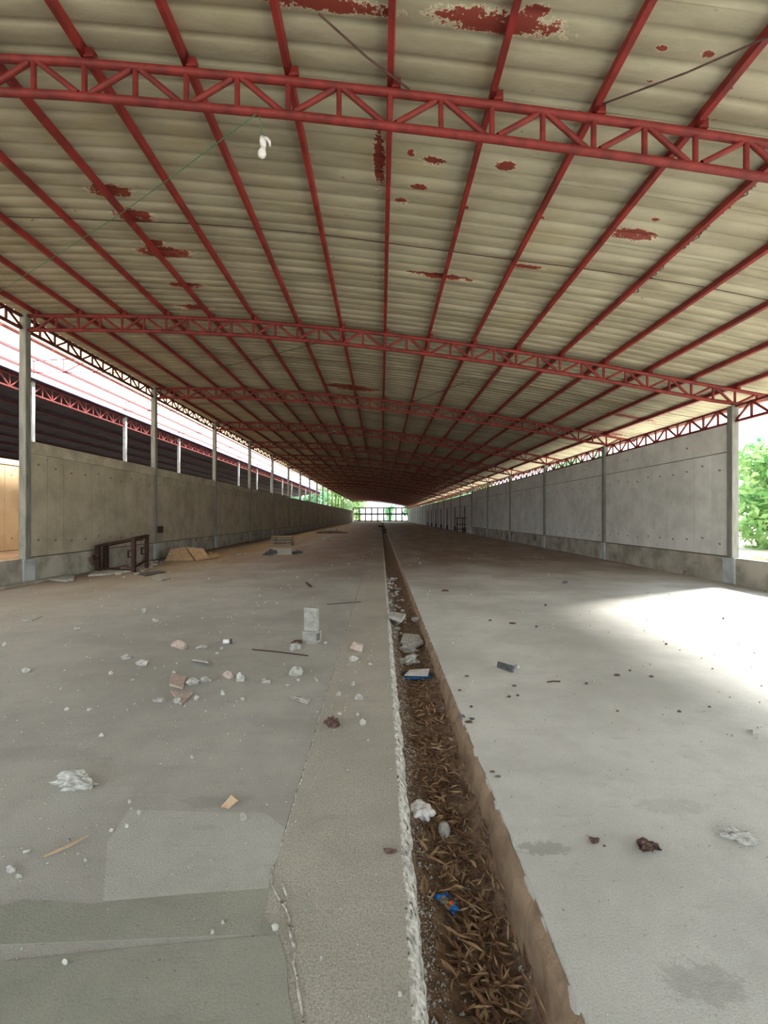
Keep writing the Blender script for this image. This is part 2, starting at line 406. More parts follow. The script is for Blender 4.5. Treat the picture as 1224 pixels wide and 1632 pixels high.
# ---- roof trusses
def members(x0, x1, f, depth, off, end=None):
    pass
TD = .38
def node_x():
    xs = [PURX[0]-.0+.505*i for i in range(35)]
    return xs
NX = node_x()                       # even index: under a purlin
def bot(x):
    return zt(x)-TD if x <= XR+.1 else zt(x)-TD*max(.12, 1-(x-XR-.1)/.95)
def chord(f, r, x0, x1):
    return MB().tube([(x, 0, f(x)) for x in [x0+(x1-x0)*i/24 for i in range(25)]], r, 8)
top_me = chord(lambda x: zt(x)-.045, .042, -8.15, 9.2).mesh('top_chord', RED, True)
bot_me = chord(lambda x: bot(x)+.0, .042, -8.15, 9.05).mesh('bottom_chord', RED, True)
webs = []
for i, x in enumerate(NX):
    if x > 9.0 or x < -8.1: continue
    webs.append(((x, 0, zt(x)-.06), (x, 0, bot(x)+.02), .027))
    if i % 2:
        for d in (-1, 1):
            x2 = x+d*.505
            if -8.1 < x2 < 8.3: webs.append(((x+d*.05, 0, zt(x)-.07), (x2-d*.06, 0, bot(x2)+.03), .029))
web_me = [MB().tube([a, b], r, 8, False).mesh('web_bar', RED, True) for a, b, r in webs]
cleat_me = MB().box((-.045, -.04, -.02), (.045, .04, .07)).mesh('purlin_cleat', RED)
allweb = MB()
for a, b, r in webs: allweb.tube([a, b], r, 5, False)
for x in PURX: allweb.box((x+.02, -.04, zt(x)-.02), (x+.1, .04, zt(x)+.07))
allweb_me = allweb.mesh('web_bars', RED)
ORD = ['first', 'second', 'third', 'fourth', 'fifth', 'sixth', 'seventh', 'eighth', 'ninth', 'tenth', 'eleventh', 'twelfth', 'thirteenth', 'fourteenth', 'fifteenth', 'sixteenth', 'seventeenth', 'eighteenth', 'nineteenth', 'twentieth', 'twenty-first', 'twenty-second', 'twenty-third']
for k in range(0, NB+1):
    lab = ('nearest red lattice roof truss, spanning the picture top, lamp hanging from it' if k == 0 else
           f'red lattice roof truss across the hall, {ORD[k]} one from the camera' )
    t = thing('roof_truss', lab, 'roof truss', (0, Yk(k), 0), 0, 'red roof trusses')
    ob('top_chord', top_me, t); ob('bottom_chord', bot_me, t)
    if k < 8:
        for me in web_me: ob('web_bar', me, t)
        for x in PURX: ob('purlin_cleat', cleat_me, t).location = (x+.06, 0, zt(x))
    else: ob('web_bars', allweb_me, t, kind='stuff')
# ---- purlins
for i, x in enumerate(PURX):
    k = i-8
    lab = ('red purlin running straight above the floor drain, down the middle of the roof' if k == 0 else
           'red purlin at the left roof edge, right above the left eave girder' if i == 0 else
           'red purlin at the right roof edge, outermost of all' if i == 17 else
           f'red purlin, {ORD[abs(k)-1]} to the {"right" if k > 0 else "left"} of the one above the drain')
    m = MB(); ang = math.atan((zt(min(x+.3, 10))-zt(x-.3))/.6)
    for a in range(0, 24):
        ya, yb = (Y0 if a == 0 else Yk(a-1)), (Yk(a) if a < 23 else YE+.3)
        if yb <= ya: continue
        m.box((x-.028, ya+(.0 if a == 0 else -.1), zt(x)), (x+.028, yb, zt(x)+.102-(.003 if a % 2 else 0)), Matrix.Rotation(-ang, 3, 'Y'), (x, (ya+yb)/2, zt(x)))
    tag(m.build('purlin', REDP), lab, 'purlin', 'red roof purlins')
# ---- sag rods across the middle of each bay, and diagonal rods
for k in range(0, 7):
    y = Yk(k)+BAY/2-.35
    m = MB().tube([(x, y+.03*math.sin(x), zt(x)+.06) for x in [PURX[0]+(PURX[-1]-PURX[0])*i/34 for i in range(35)]], .007, 5)
    tag(m.build('sag_rod', ROD), f'thin dark rod across all purlins midway between the {ORD[k]} and {ORD[k+1]} truss', 'rod', 'purlin sag rods')
def rod(p, q_, lab):
    tag(MB().tube([p, p.lerp(q_, .5)+Vector((0, 0, -.03)), q_], .009, 6).build('brace_rod', ROD), lab, 'rod', 'diagonal roof brace rods')
rod(roof_hit(508, 22, .0), at(652, 142, Yk(0)), 'dark diagonal brace rod at top centre, ending on the nearest truss')
rod(at(944, 172, Yk(0)), roof_hit(1290, 30, .0), 'dark diagonal brace rod at top right, rising from the nearest truss')
rod(at(322, 592, Yk(2)-1.2), at(512, 545, Yk(1)+.8), 'dark diagonal brace rod left of centre between the second and third truss')
rod(at(660, 640, Yk(2)), at(860, 560, Yk(1)+.5), 'dark diagonal brace rod right of centre behind the second truss')
# ---- eave girders along both walls
def girder(side, X, zb, ztp, mat_, mroof, lab, name='eave_girder', nb=NB, near=6, par=None):
    t = par or thing(name, lab, 'girder')
    MB().box((X-.04, Y0, ztp-.05), (X+.04, Yk(nb), ztp)).build('top_chord', mat_, t)
    MB().box((X-.04, Y0, zb), (X+.04, Yk(nb), zb+.05)).build('bottom_chord', mat_, t)
    s = BAY/12; h = ztp-zb; far = MB()
    ve = MB().tube([(0, 0, .03), (0, 0, h-.03)], .02, 4, False).mesh('web_bar', mat_)
    dg = [MB().tube([(0, d*.03, h-.03), (0, d*(s-.03), .03)], .02, 4, False).mesh('web_bar', mat_) for d in (-1, 1)]
    for k in range(-1, nb):
        for j in range(12):
            y = Yk(k)+s*j
            if y < Y0: continue
            if k < near and name == 'eave_girder':
                ob('web_bar', ve, t).location = (X, y, zb)
                if j % 2:
                    for q_ in dg: ob('web_bar', q_, t).location = (X, y, zb)
            else:
                far.tube([(X, y, zb+.03), (X, y, ztp-.03)], .02, 4, False)
                if j % 2:
                    for d in (-1, 1): far.tube([(X, y, ztp-.03), (X, y+d*s, zb+.03)], .02, 4, False)
    if far.v: far.build('web_bars', mat_, t, kind='stuff')
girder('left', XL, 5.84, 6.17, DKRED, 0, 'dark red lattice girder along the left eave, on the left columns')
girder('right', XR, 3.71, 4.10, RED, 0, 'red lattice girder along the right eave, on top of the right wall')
# ---- columns
def column(side, k):
    X = XL if side == 'left' else XR; top = 6.22 if side == 'left' else 4.1; y = Yk(k)
    if k == 0: lab = f'steel column of the {side} side nearest the camera, outside the frame'
    elif k == 1: lab = ('tall grey steel column standing free at the near end of the left panel wall' if side == 'left' else 'grey steel column at the near end of the right panel wall, beside the open bay')
    elif k < 9: lab = f'grey steel column in the {side} wall, {ORD[k-1]} from the near end of the wall'
    else: lab = f'distant dark steel column of the {side} wall, past the eighth'
    t = thing('steel_column', lab, 'column', (X, y, 0), 0, f'columns of the {side} wall' if k < 9 else f'distant columns of the {side} wall')
    i = 1 if side == 'left' else -1
    bevel(MB().box((-.08+.03*i, -.085, .02), (.08+.03*i, .085, top)).build('shaft', STEEL, t), .012)
    if k < 6 or side == 'left': bevel(MB().box((-.14, -.18, 0), (.14, .18, .60 if side == 'right' else .56)).build('pedestal', PED, t), .015)
for k in range(1, NB+1):
    for s in ('left', 'right'): column(s, k)
# ---- panel walls
def panel_mesh(wd, h, mat_, t=.1): return MB().box((-t/2, -wd/2+.007, 0), (t/2, wd/2-.007, h)).mesh('wall_panel', mat_)
def wall(side):
    i = 1 if side == 'left' else -1; X = XL if side == 'left' else XR
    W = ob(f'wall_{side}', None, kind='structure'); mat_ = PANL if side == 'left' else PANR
    pl = MB()
    for k in range(-2, NB):
        if side == 'right' and k >= 6: break
        y0, y1 = max(Yk(k)+.18, Y0), Yk(k+1)-.18
        pl.box((X-.1, y0, 0), (X+.1, y1, .58 if side == 'left' else .60))
    pl.build('plinth', PLINTH, W)
    wd = (BAY-.2)/10
    tall = panel_mesh(wd, 2.42, mat_); low = panel_mesh(wd, 2.0, mat_); door_h = panel_mesh(wd, 2.50, mat_)
    hz = [panel_mesh(2.95, .635, mat_), panel_mesh(2.95, 1.05, mat_)]; hz2 = panel_mesh(2.95, .62, mat_)
    cap = MB()
    for k in range(1, NB):
        y0 = Yk(k)+.1
        if side == 'left': zb, me = (.60, tall) if k < 6 else (.60, low)
        else: zb, me = (.62, tall) if k < 6 else (0.0, door_h)
        for j in range(10):
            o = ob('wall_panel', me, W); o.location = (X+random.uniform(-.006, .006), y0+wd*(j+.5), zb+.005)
        if side == 'right':
            for j in range(2):
                o = ob('wall_panel', hz[0] if k < 6 else hz[1], W); o.location = (X+.005, y0+2.95*(j+.5)+(.0), zb+(2.445 if k < 6 else 2.56))
            if k >= 6: cap.box((X-.07, y0, 2.50), (X+.07, y0+5.9, 2.56))
        elif k < 6: cap.box((X-.07, y0, 3.03), (X+.07, y0+5.9, 3.31))
        else:
            for j in range(2):
                o = ob('wall_panel', hz2, W); o.location = (X+.005, y0+2.95*(j+.5), zb+2.03)
    mj = MB()
    mj.box((X-.035, Yk(1), .5), (X+.035, Yk(6), 3.1)).box((X-.035, Yk(6), .02), (X+.035, YE, 3.2 if side == 'left' else 3.58))
    mj.build('mortar_joint', JOINT, W)
    cap.build('cap_beam', BAND, W)
wall('left'); wall('right')
# ---- far end: open steel grid and a low sill
B = ob('wall_back', None, kind='structure')
for i in range(10):
    x = XL+(XR-XL)*i/9; MB().box((x-.2, YE-.12, 0), (x+.2, YE+.12, 4.2)).build('grid_post', DARK, B)
for z, h in ((.25, .14), (2.25, .24), (4.1, .17)): MB().box((XL, YE-.1, z-h), (XR, YE+.1, z+h)).build('grid_rail', DARK, B)
MB().box((XL, YE-.12, 0), (XR, YE+.12, .14)).build('end_sill', PLINTH, B)
# ============================================================ NEIGHBOURING HALL
XN = -12.64
nh = thing('neighbouring_hall', 'neighbouring hall seen over the left wall, with dark roof underside and thin pale posts', 'building')
NE = 15
npm = panel_mesh(.59, 2.9, PANB)
for k in range(0, NE):
    for j in range(10):
        ob('wall_panel', npm, nh).location = (XN, Yk(k)+.1+.59*(j+.5), .4)
for k in range(0, NE+1):
    MB().box((XN-.065, Yk(k)-.065, .38), (XN+.065, Yk(k)+.065, 6.9)).build('post', STEELB, nh)
MB().box((XN-.09, Yk(0), 3.3), (XN+.09, Yk(NE), 3.48)).build('cap_beam', BAND, nh)
rs = MB()
for i in range(46):
    xa = XN+.35-17*i/46; za = 6.50-2.6*i/46; dx = 17/46; dz = 2.6/46
    rs.plate([(xa, Yk(0)-6, za), (xa-dx*.65, Yk(0)-6, za-dz*.65), (xa-dx*.65, Yk(NE)+.5, za-dz*.65), (xa, Yk(NE)+.5, za)], .01)
    rs.plate([(xa-dx*.65, Yk(0)-6, za-dz*.65+.0), (xa-dx, Yk(0)-6, za-dz), (xa-dx, Yk(NE)+.5, za-dz), (xa-dx*.65, Yk(NE)+.5, za-dz*.65)], .05)
rs.build('roof_sheets', DKROOF, nh)
MB().box((XN+.28, Yk(0)-6, 6.44), (XN+.36, Yk(NE)+.5, 6.60)).build('roof_edge', BLUEROOF, nh)
for i in range(12):
    x = XN-1.2*(i+.6); z = 6.50-2.6*1.2*(i+.6)/17-.14
    MB().box((x-.03, Yk(0)-6, z-.06), (x+.03, Yk(NE), z+.03)).build('purlin', DKRED, nh)
MB().box((-29.6, Yk(0)-6, 0), (-29.4, Yk(NE)+.5, 4.2)).build('far_wall', PLINTH, nh)
girder('n', XN, 5.95, 6.44, RED, 0, 'red lattice girder on pale posts along the neighbouring hall roof edge', name='neighbour_girder', nb=NE, par=nh)
# bare frame over the gap between the halls
gf = thing('gap_roof_frame', 'slender red roof frame over the open gap left of the hall', 'roof frame')
for x in (-10.4, -11.5, -12.57): MB().box((x-.03, Yk(0)-6, 6.78), (x+.03, Yk(NE), 6.86)).build('purlin', RED, gf)
for k in range(0, NE+1):
    m = MB(); y = Yk(k)
    m.tube([(XN, y, 6.76), (XL-.1, y, 6.76)], .018, 5).tube([(XN, y, 7.18), (XL-.1, y, 7.42)], .018, 5)
    for x in (-10.4, -11.5, -9.3, -12.57): m.tube([(x, y, 6.76), (x, y, 7.18+(x-XN)*.055)], .018, 5)
    m.tube([(-11.5, y, 6.76), (-10.4, y, 7.3)], .018, 5).tube([(-10.4, y, 6.76), (-9.3, y, 7.36)], .018, 5)
    m.build('cross_truss', RED, gf)
for k in range(-1, NE):
    for j in range(6):
        m = MB(); y = Yk(k)+BAY*j/6
        m.plate([(-10.35, y+.02, 6.90), (-8.75, y+.02, 7.0), (-8.75, y+1.0, 7.0), (-10.35, y+1.0, 6.90)], .004)
        m.build('translucent_sheet', TRANS, gf)
# ============================================================ THINGS ON THE FLOOR
def rock(name, lab, px, py, wpx, hpx, mat_=STONE, cat='rubble', group=None, dep=.6, rough=.3, cuts=6, seed=None, z=0, sub=2):
    c = floor_at(px, py, z); s = c.y/F*(1.0 if z == 0 else 1.0)
    wd, h = wpx*s, max(.008, hpx*s*1.15)
    c.y += wd*dep*.45
    o = MB().rock((0, 0, 0), (wd, wd*dep, h), seed or int(px*7+py), sub, rough, cuts).build(name, mat_)
    c.z = z-h*.12 if h > .02 else z-.001; o.location = c
    return tag(o, lab, cat, group)
def shard(name, lab, pts, t=.015, mat_=STONE, lift=None, cat='rubble', group=None):
    """pts: list of (px,py,z) lying on the floor plane raised to z"""
    P = [floor_at(p[0], p[1], p[2] if len(p) > 2 else t) for p in pts]
    c = sum(P, Vector())/len(P); c.z = 0
    m = MB(); 
    a = sum(((P[i]-P[0]).cross(P[(i+1) % len(P)]-P[0]) for i in range(len(P))), Vector())
    if a.z < 0: P = P[::-1]
    o = m.plate([p-c for p in P], t).build(name, mat_); o.location = c; bevel(o, t*.2, 1)
    return tag(o, lab, cat, group)
# hollow block with an upright slab on it
bl = thing('hollow_block', 'small grey hollow concrete block with a slab standing on it, left of the drain', 'concrete block', floor_at(496, 1026)+Vector((0, .08, 0)), R(-20))
m = MB(); W_, D_, H_ = .088, .08, .145
m.box((-W_, -D_, 0), (W_, D_, .03)).box((-W_, -D_, H_-.03), (W_, D_, H_)).box((-W_, -D_, .025), (W_, -D_+.035, H_-.025)).box((-W_, D_-.035, .025), (W_, D_, H_-.025)).box((-W_, -D_+.035, .025), (-W_+.03, D_-.035, H_-.025))
m.build('shell', BLOCK, bl)
us = bevel(MB().box((-.088, -.05, 0), (.088, .01, .285)).build('upright_slab', BLOCK), .006)
us.location = bl.location+Vector((0, .0, .145)); us.rotation_euler = (0, 0, R(-17)); tag(us, 'grey concrete slab standing upright on the hollow block', 'concrete slab')
K = 'crumbs and small stones on the left floor'
rock('brick_chunk', 'pinkish broken chunk with a pale face, right of the dusty middle of left floor', 283, 1036, 28, 14, PINK, dep=.6)
shard('tile_shard', 'pale triangular shard tilted up beside the pinkish chunk', [(306, 1051, .01), (330, 1050, .012), (332, 1055, .085), (324, 1053, .07)], .014)
rock('flat_stone', 'flat grey stone just behind the tilted triangular shard', 320, 1035, 20, 6)
pp = thing('pipe_stub', 'short black and white pipe stub lying alone left of the block', 'pipe', floor_at(362, 1026)+Vector((0, 0, .028)), R(12))
MB().tube([(-.045, 0, 0), (.035, 0, 0)], .027, 10).build('tube', WHITEB, pp, True); MB().tube([(.03, 0, 0), (.055, 0, 0)], .03, 10).build('collar', DARK, pp, True)
shard('plaster_plate', 'flat pinkish plaster plate, rear one of the two plates on the left floor', [(270, 1090), (291, 1096), (298, 1078), (274, 1072)], .02, PINK)
shard('plaster_plate', 'large triangular pinkish plate, front one of the two plates on the left floor', [(272, 1100), (308, 1102), (288, 1121)], .018, PINK)
rock('stone', 'crumbly two-tone stone beside the rear pinkish plate', 303, 1093, 24, 13, STONE)
rock('stone', 'long flat stone right of the rear pinkish plate', 323, 1088, 25, 9, STONEG, dep=.5)
rock('stone', 'brownish lump left of the upright white chunk', 360, 1082, 22, 10, PINK)
rock('stone', 'upright white chunk at the right end of the stone row', 382, 1087, 13, 15, STONE, rough=.5)
rock('stone', 'flat stone left of the front triangular plate', 253, 1120, 22, 7, STONEG)
rock('stone', 'small stone touching the tip of the front triangular plate', 281, 1121, 12, 9, STONE)
rock('stone', 'pale crumbling stone below and left of the hollow block', 469, 1037, 24, 9, STONE, rough=.5)
rock('stone', 'brown crumb against the left foot of the hollow block', 472, 1028, 18, 8, BROWN)
rock('stone', 'broad pale crumbly stone below the thin rod', 468, 1077, 24, 12, STONE, rough=.5)
rock('stone', 'grey stone casting a shadow, left of the broad crumbly one', 424, 1090, 18, 8, STONEG)
shard('splinter', 'long pointed pale splinter with a crumpled right end', [(458, 1108, .01), (478, 1112, .03), (497, 1108, .04), (490, 1121, .01), (474, 1116, .02)], .012, STONEG)
rock('stone', 'pinkish wedge with white face between block and drain', 570, 1040, 22, 15, PINK, dep=.5)
rock('stone', 'small pale stone just below the pinkish wedge', 563, 1054, 16, 8, STONE)
rock('stone', 'pale stone with brown shadow, right of the pointed splinter', 572, 1116, 15, 8, STONE)
cl = rock('clod', 'dark crumbled clod close to the floor joint', 531, 1160, 20, 13, BROWN, rough=.9, cuts=2, sub=3)
rock('stone', 'upright grey stone right of the dark clod', 578, 1156, 10, 11, STONEG)
rock('rubble_lump', 'large rough grey-white lump alone on the near left floor', 113, 1264, 56, 24, STONE, rough=.8, cuts=3, dep=.5, sub=3)
fl = MB().plate([(-.045, 0, .003), (.004, -.016, .003), (.046, .01, .030), (.006, .02, .056)], .004).plate([(.006, .02, .056), (.046, .01, .030), (.05, .05, .004), (.01, .06, .01)], .004).build('cardboard_flake', TAN)
fl.location = floor_at(365, 1287); tag(fl, 'tan folded flake standing up on the near left floor', 'debris')
rock('stone', 'small grey stone just below the tan folded flake', 387, 1308, 11, 12, STONEG)
rock('stone', 'stone at the right edge of the newest screed near the crack', 437, 1484, 11, 12, STONEG, z=.004)
rock('stone', 'small white pebble by itself on the newest screed, front left', 101, 1540, 9, 8, STONE, z=.004)
rock('stone', 'tiny stone on bare floor strip in front, between crack and drain', 637, 1590, 10, 9, STONEG)
o = MB().tube([Vector((0, 0, 0)), Vector((.07, .06, .006)), Vector((.125, .125, .012))], [.006, .008, .004], 6).build('stick', TAN); o.location = floor_at(70, 1368)+Vector((0, 0, .008)); tag(o, 'pale peeled stick lying on the near left floor', 'stick')
rock('stone', 'pale angular stone at the left picture edge near the stick', 14, 1392, 15, 10, STONE)
rock('stone', 'small round stone beside the stick', 28, 1400, 10, 7, STONEG)
rock('stone', 'small crumb touching the left end of the stick', 40, 1362, 12, 6, STONEG)
shard('flat_chip', 'thin flat chip lying far left on the dusty floor', [(34, 988), (50, 989), (68, 981), (52, 980)], .012, STONE)
rock('stone', 'white pebble, left one of a pair on the dusty left floor', 228, 977, 9, 8); rock('stone', 'white pebble, right one of a pair on the dusty left floor', 246, 991, 11, 5)
for i, (x, y, a, b) in enumerate(((120, 1005, 12, 6), (323, 987, 8, 4), (38, 1073, 16, 9), (200, 1051, 24, 7), (223, 1062, 24, 9), (354, 1108, 10, 9), (386, 1117, 10, 7), (311, 1118, 13, 8), (175, 1076, 9, 6), (209, 1086, 8, 4), (140, 1133, 10, 5), (105, 1133, 9, 5), (203, 1133, 6, 4), (160, 1175, 10, 6), (345, 1044, 10, 4), (353, 1035, 7, 4), (277, 1073, 7, 4), (518, 1027, 8, 4), (459, 1094, 10, 4), (505, 1086, 8, 5), (475, 1086, 6, 4), (563, 1093, 8, 6), (540, 1140, 9, 5), (569, 1141, 8, 4), (540, 1110, 12, 8), (590, 1060, 7, 3), (5, 1030, 8, 6), (220, 1300, 9, 8), (176, 1326, 8, 6), (200, 1320, 8, 6), (108, 1342, 8, 5), (135, 1374, 8, 5), (355, 1474, 7, 7), (338, 1490, 7, 7), (305, 1210, 8, 5), (206, 1281, 8, 6), (512, 1532, 6, 8))):
    rock('stone', 'small pale stone or crumb scattered on the left half of the floor', x, y, a, b, STONE if i % 3 else STONEG, group=K, sub=1)
def rod_on_floor(a, b, lab, r=.006):
    A, Bq = floor_at(*a), floor_at(*b); o = MB().tube([Vector(), (Bq-A)*.5+Vector((0, .01, .002)), Bq-A], r, 6).build('steel_rod', RUST); o.location = A+Vector((0, 0, r)); tag(o, lab, 'rod')
rod_on_floor((402, 1036), (491, 1046), 'thin rusty rod lying in front of the hollow block', .007)
rod_on_floor((521, 964), (575, 960), 'thin rusty rod lying behind the hollow block, towards the drain')
rod_on_floor((872, 1088), (893, 1087), 'short dark twig on the pale right floor', .006)
rod_on_floor((488, 930), (496, 936), 'short dark scrap of metal far behind the hollow block', .02)
# right floor
shard('tile_piece', 'dark grey broken tile piece tilted on the right floor beside the drain', [(791, 1062, .01), (816, 1071, .01), (819, 1061, .055), (793, 1053, .055)], .03, DARK)
rock('stone', 'pale crumb right behind the dark tile piece', 825, 1066, 12, 6, STONE)
rock('pebble', 'small brown pebble left of the dark crumpled clump', 949, 1345, 19, 9, BROWN)
def clump(lab, px, py, wpx, n, mat_, seed):
    c = floor_at(px, py); s = c.y/F; rn = random.Random(seed); m = MB()
    for i in range(n):
        a = rn.uniform(0, 6.28); L = wpx*s*rn.uniform(.3, .6); p = Vector((rn.gauss(0, .18)*wpx*s, rn.gauss(0, .12)*wpx*s, rn.uniform(.004, .02)))
        d = Vector((math.cos(a), math.sin(a)*.7, rn.uniform(-.1, .3))).normalized(); n_ = d.cross(Vector((0, 0, 1))).normalized()*L*.22
        q0 = p-d*L/2; q1 = p+d*L/2; q0.z = max(.003, q0.z); q1.z = max(.003, q1.z); k = len(m.v)
        m.v += [q0, p+n_+Vector((0, 0, .012)), q1, p-n_+Vector((0, 0, .008))]; m.f += [(k, k+1, k+2), (k, k+2, k+3)]
    m.rock((0, 0, 0), (wpx*s*.7, wpx*s*.45, .03), seed, 3, .9, 2)
    o = m.build('leaf_clump', mat_); o.location = c+Vector((0, .03, 0)); return tag(o, lab, 'debris')
clump('dark brown crumpled clump of dead leaves on the near right floor', 1037, 1360, 40, 26, BROWN, 3)
def crumple(name, lab, c, rx, ry, rz_, mat_, seed, cat, amp=.35, open_=False):
    bm = bmesh.new(); bmesh.ops.create_icosphere(bm, subdivisions=4, radius=1); m = MB()
    for v in bm.verts:
        p = v.co.copy(); r = 1+amp*noise.noise(p*1.7+Vector((seed, 0, 0)))+amp*.6*abs(noise.noise(p*4.1+Vector((0, seed, 0))))
        if open_ and p.z > .3: r *= 1-.9*(p.z-.3)
        m.v.append(Vector((p.x*rx*r, p.y*ry*r, max(-rz_*.8, p.z*rz_*r)+rz_*.8)))
    m.f = [tuple(v.index for v in f.verts) for f in bm.faces]; bm.free()
    o = m.build(name, mat_); o.location = c; return tag(o, lab, cat)
fc = crumple('fibre_piece', 'grey-white crumpled fibre piece at the right edge of the near floor', floor_at(1178, 1338), .058, .03, .022, STONE, 5, 'debris', .8); fc.rotation_euler = (0, 0, R(-25))
shard('curled_strip', 'thin pale curled strip near the right picture edge', [(1188, 1163, .004), (1200, 1163, .03), (1212, 1167, .012), (1200, 1170, .004)], .003, STONEG)
rock('scrap', 'small dark scrap far out on the bright right floor', 901, 930, 9, 4, DARK)
rock('scrap', 'dark curled leaf scrap on the strip just left of the drain', 621, 1361, 24, 8, BROWN, dep=.35)
for i, (x, y, a) in enumerate(((818, 995, 12), (782, 990, 6), (870, 966, 5), (856, 1000, 6), (985, 1078, 12), (1040, 1080, 8), (1063, 1028, 5), (1154, 987, 5), (935, 1091, 6), (820, 1095, 8), (812, 1112, 8), (825, 1110, 6), (985, 1135, 5), (1084, 1136, 8), (1132, 1128, 6), (745, 1079, 9), (733, 1102, 7), (705, 1130, 8), (710, 943, 14), (1005, 1070, 5), (964, 1350, 6), (735, 1144, 14), (748, 1153, 16), (752, 1148, 10), (751, 1128, 6), (795, 1240, 12), (785, 1232, 8))):
    rock('scrap', 'small dark crumb scattered on the right half of the floor', x, y, a, 3, DARK if i % 2 else BROWN, group='crumbs on the right floor', sub=1, cat='debris')
# fine grit
g = MB(); rn = random.Random(11)
for i in range(2600):
    px, py = rn.uniform(-60, 1290), 880+760*rn.random()**1.2
    p = floor_at(px, py, .001)
    if CL-.02 < p.x < CR+.02 or abs(p.x) > 7.9: continue
    if p.x > 0 and rn.random() < .6: continue
    s = p.y/F*rn.choice((1, 1, 1.5, 2, 2.5))*.8; k = len(g.v)
    for d in ((1, 0, 0), (-.5, .9, 0), (-.6, -.8, 0), (.1, 0, 1.1)): g.v.append(p+Vector(d)*s+Vector((rn.uniform(-.3, .3)*s,)*3))
    g.f += [(k, k+1, k+3), (k+1, k+2, k+3), (k+2, k, k+3), (k, k+2, k+1)]
o = g.build('floor_grit', STONEG, kind='stuff'); tag(o, 'fine pale grit and crumbs strewn over the whole concrete floor', 'grit')
# ============================================================ IN THE DRAIN
def dz(p): return bed_z(p.x, p.y)
def drain_at(px, py):
    z = -.15
    for _ in range(8):
        p = floor_at(px, py, z); z = bed_z(p.x, p.y)
    return p
def drock(name, lab, px, py, wpx, hpx, mat_, **k):
    p = drain_at(px, py); s = (p.y)/F*1.0
    o = MB().rock((0, 0, 0), (wpx*s, wpx*s*k.get('dep', .7), hpx*s*.9), int(px+py), k.get('sub', 2), k.get('rough', .3), k.get('cuts', 6)).build(name, mat_)
    p.z -= .004; o.location = p; return tag(o, lab, k.get('cat', 'rubble'), k.get('group'))
def dslab(name, lab, pts, t, mat_, lift=0):
    base = drain_at(pts[0][0], pts[0][1]).z+t+lift
    P = [floor_at(a, b, base+c_) for a, b, c_ in pts]; c = sum(P, Vector())/len(P)
    a = sum(((P[i]-P[0]).cross(P[(i+1) % len(P)]-P[0]) for i in range(len(P))), Vector())
    if a.z < 0: P = P[::-1]
    o = MB().plate([p-c for p in P], t).build(name, mat_); o.location = c; bevel(o, t*.15, 1); return tag(o, lab, 'rubble')
dslab('concrete_slab_piece', 'white concrete slab piece resting across the left side of the drain', [(619, 980, .02), (640, 987, 0), (647, 978, 0), (622, 974, .02)], .06, STONE, .03)
dslab('concrete_slab_piece', 'large flat whitish slab piece lying in the middle of the drain', [(638, 1022, 0), (662, 1029, 0), (675, 1022, 0), (668, 1011, .01), (643, 1009, .01)], .04, STONE, .01)
drock('chunk', 'white crumbly double chunk in the drain behind the blue carton', 650, 1058, 34, 18, STONE, rough=.7, sub=3)
drock('chunk', 'grey crumbling heap against the flat whitish slab in the drain', 652, 1040, 26, 12, STONEG, rough=.7)
drock('chunk', 'pale curled chip at the right side of the drain', 664, 990, 16, 8, STONE, dep=.5)
cb = thing('flat_carton', 'flattened white and blue carton lying in the drain', 'carton', drain_at(664, 1078), R(8))
bevel(MB().box((-.14, -.09, .004), (.14, .09, .03)).build('carton_side', TEAL, cb), .004)
m = MB().plate([(-.15, -.07, .045), (.10, -.095, .034), (.16, .07, .055), (-.05, .11, .038)], .006); m.build('carton_top', WHITEB, cb)
MB().plate([(-.13, -.094, .008), (.0, -.094, .008), (.0, -.094, .026), (-.13, -.094, .026)], .002).build('printed_stripe', BLUEP, cb)
for i in range(3): MB().box((-.145+.002*i, -.105+.003*i, .006+.009*i), (.145, .09, .010+.009*i)).build('carton_layer', BLUEP if i == 1 else TEAL, cb)
crumple('plastic_bag', 'crumpled clear-white plastic bag in the near drain', drain_at(672, 1302), .062, .055, .05, WHITEB, 2, 'plastic bag', .5, True)
drock('egg_stone', 'smooth pale egg-shaped stone right below the plastic bag', 708, 1330, 18, 22, STONE, dep=1.2, rough=.05, cuts=0, sub=3)
wr = thing('snack_wrapper', 'shiny blue and orange snack wrapper among leaves in the near drain', 'wrapper', drain_at(713, 1448)+Vector((0, 0, .02)), R(-52))
def foil(name, mat_, x0, x1, w_, parent, seed):
    m = MB(); n = 8
    for i in range(n+1):
        for j in range(5):
            x = x0+(x1-x0)*i/n; y = w_*(j/4-.5)*(1+.25*noise.noise(Vector((x*40, seed, 0))))
            m.v.append(Vector((x, y, .012*noise.noise(Vector((x*50, y*60, seed)))+.006*math.cos(y*60)+.004)))
    for i in range(n):
        for j in range(4): a = i*5+j; m.f.append((a, a+5, a+6, a+1))
    return m.build(name, mat_, parent)
foil('silver_body', simple('silver_foil', (170, 170, 168), (120, 118, 116), 30, .25, metal=.7), -.035, .03, .046, wr, 1)
foil('blue_end', BLUEP, .024, .062, .05, wr, 2); foil('orange_print', ORANGE, .012, .03, .022, wr, 3).location = (0, .008, .006)
foil('blue_top_end', BLUEP, -.062, -.032, .045, wr, 4); foil('blue_side', BLUEP, -.035, .03, .012, wr, 6).location = (0, .026, .004)
rw = thing('crushed_packet', 'crushed orange and blue packet further down the drain', 'wrapper', drain_at(627, 938)+Vector((0, 0, .02)))
foil('orange_half', ORANGE, -.06, .07, .14, rw, 5); foil('blue_half', BLUEP, -.05, .07, .09, rw, 7).location = (0, -.13, .0)
rn = random.Random(5)
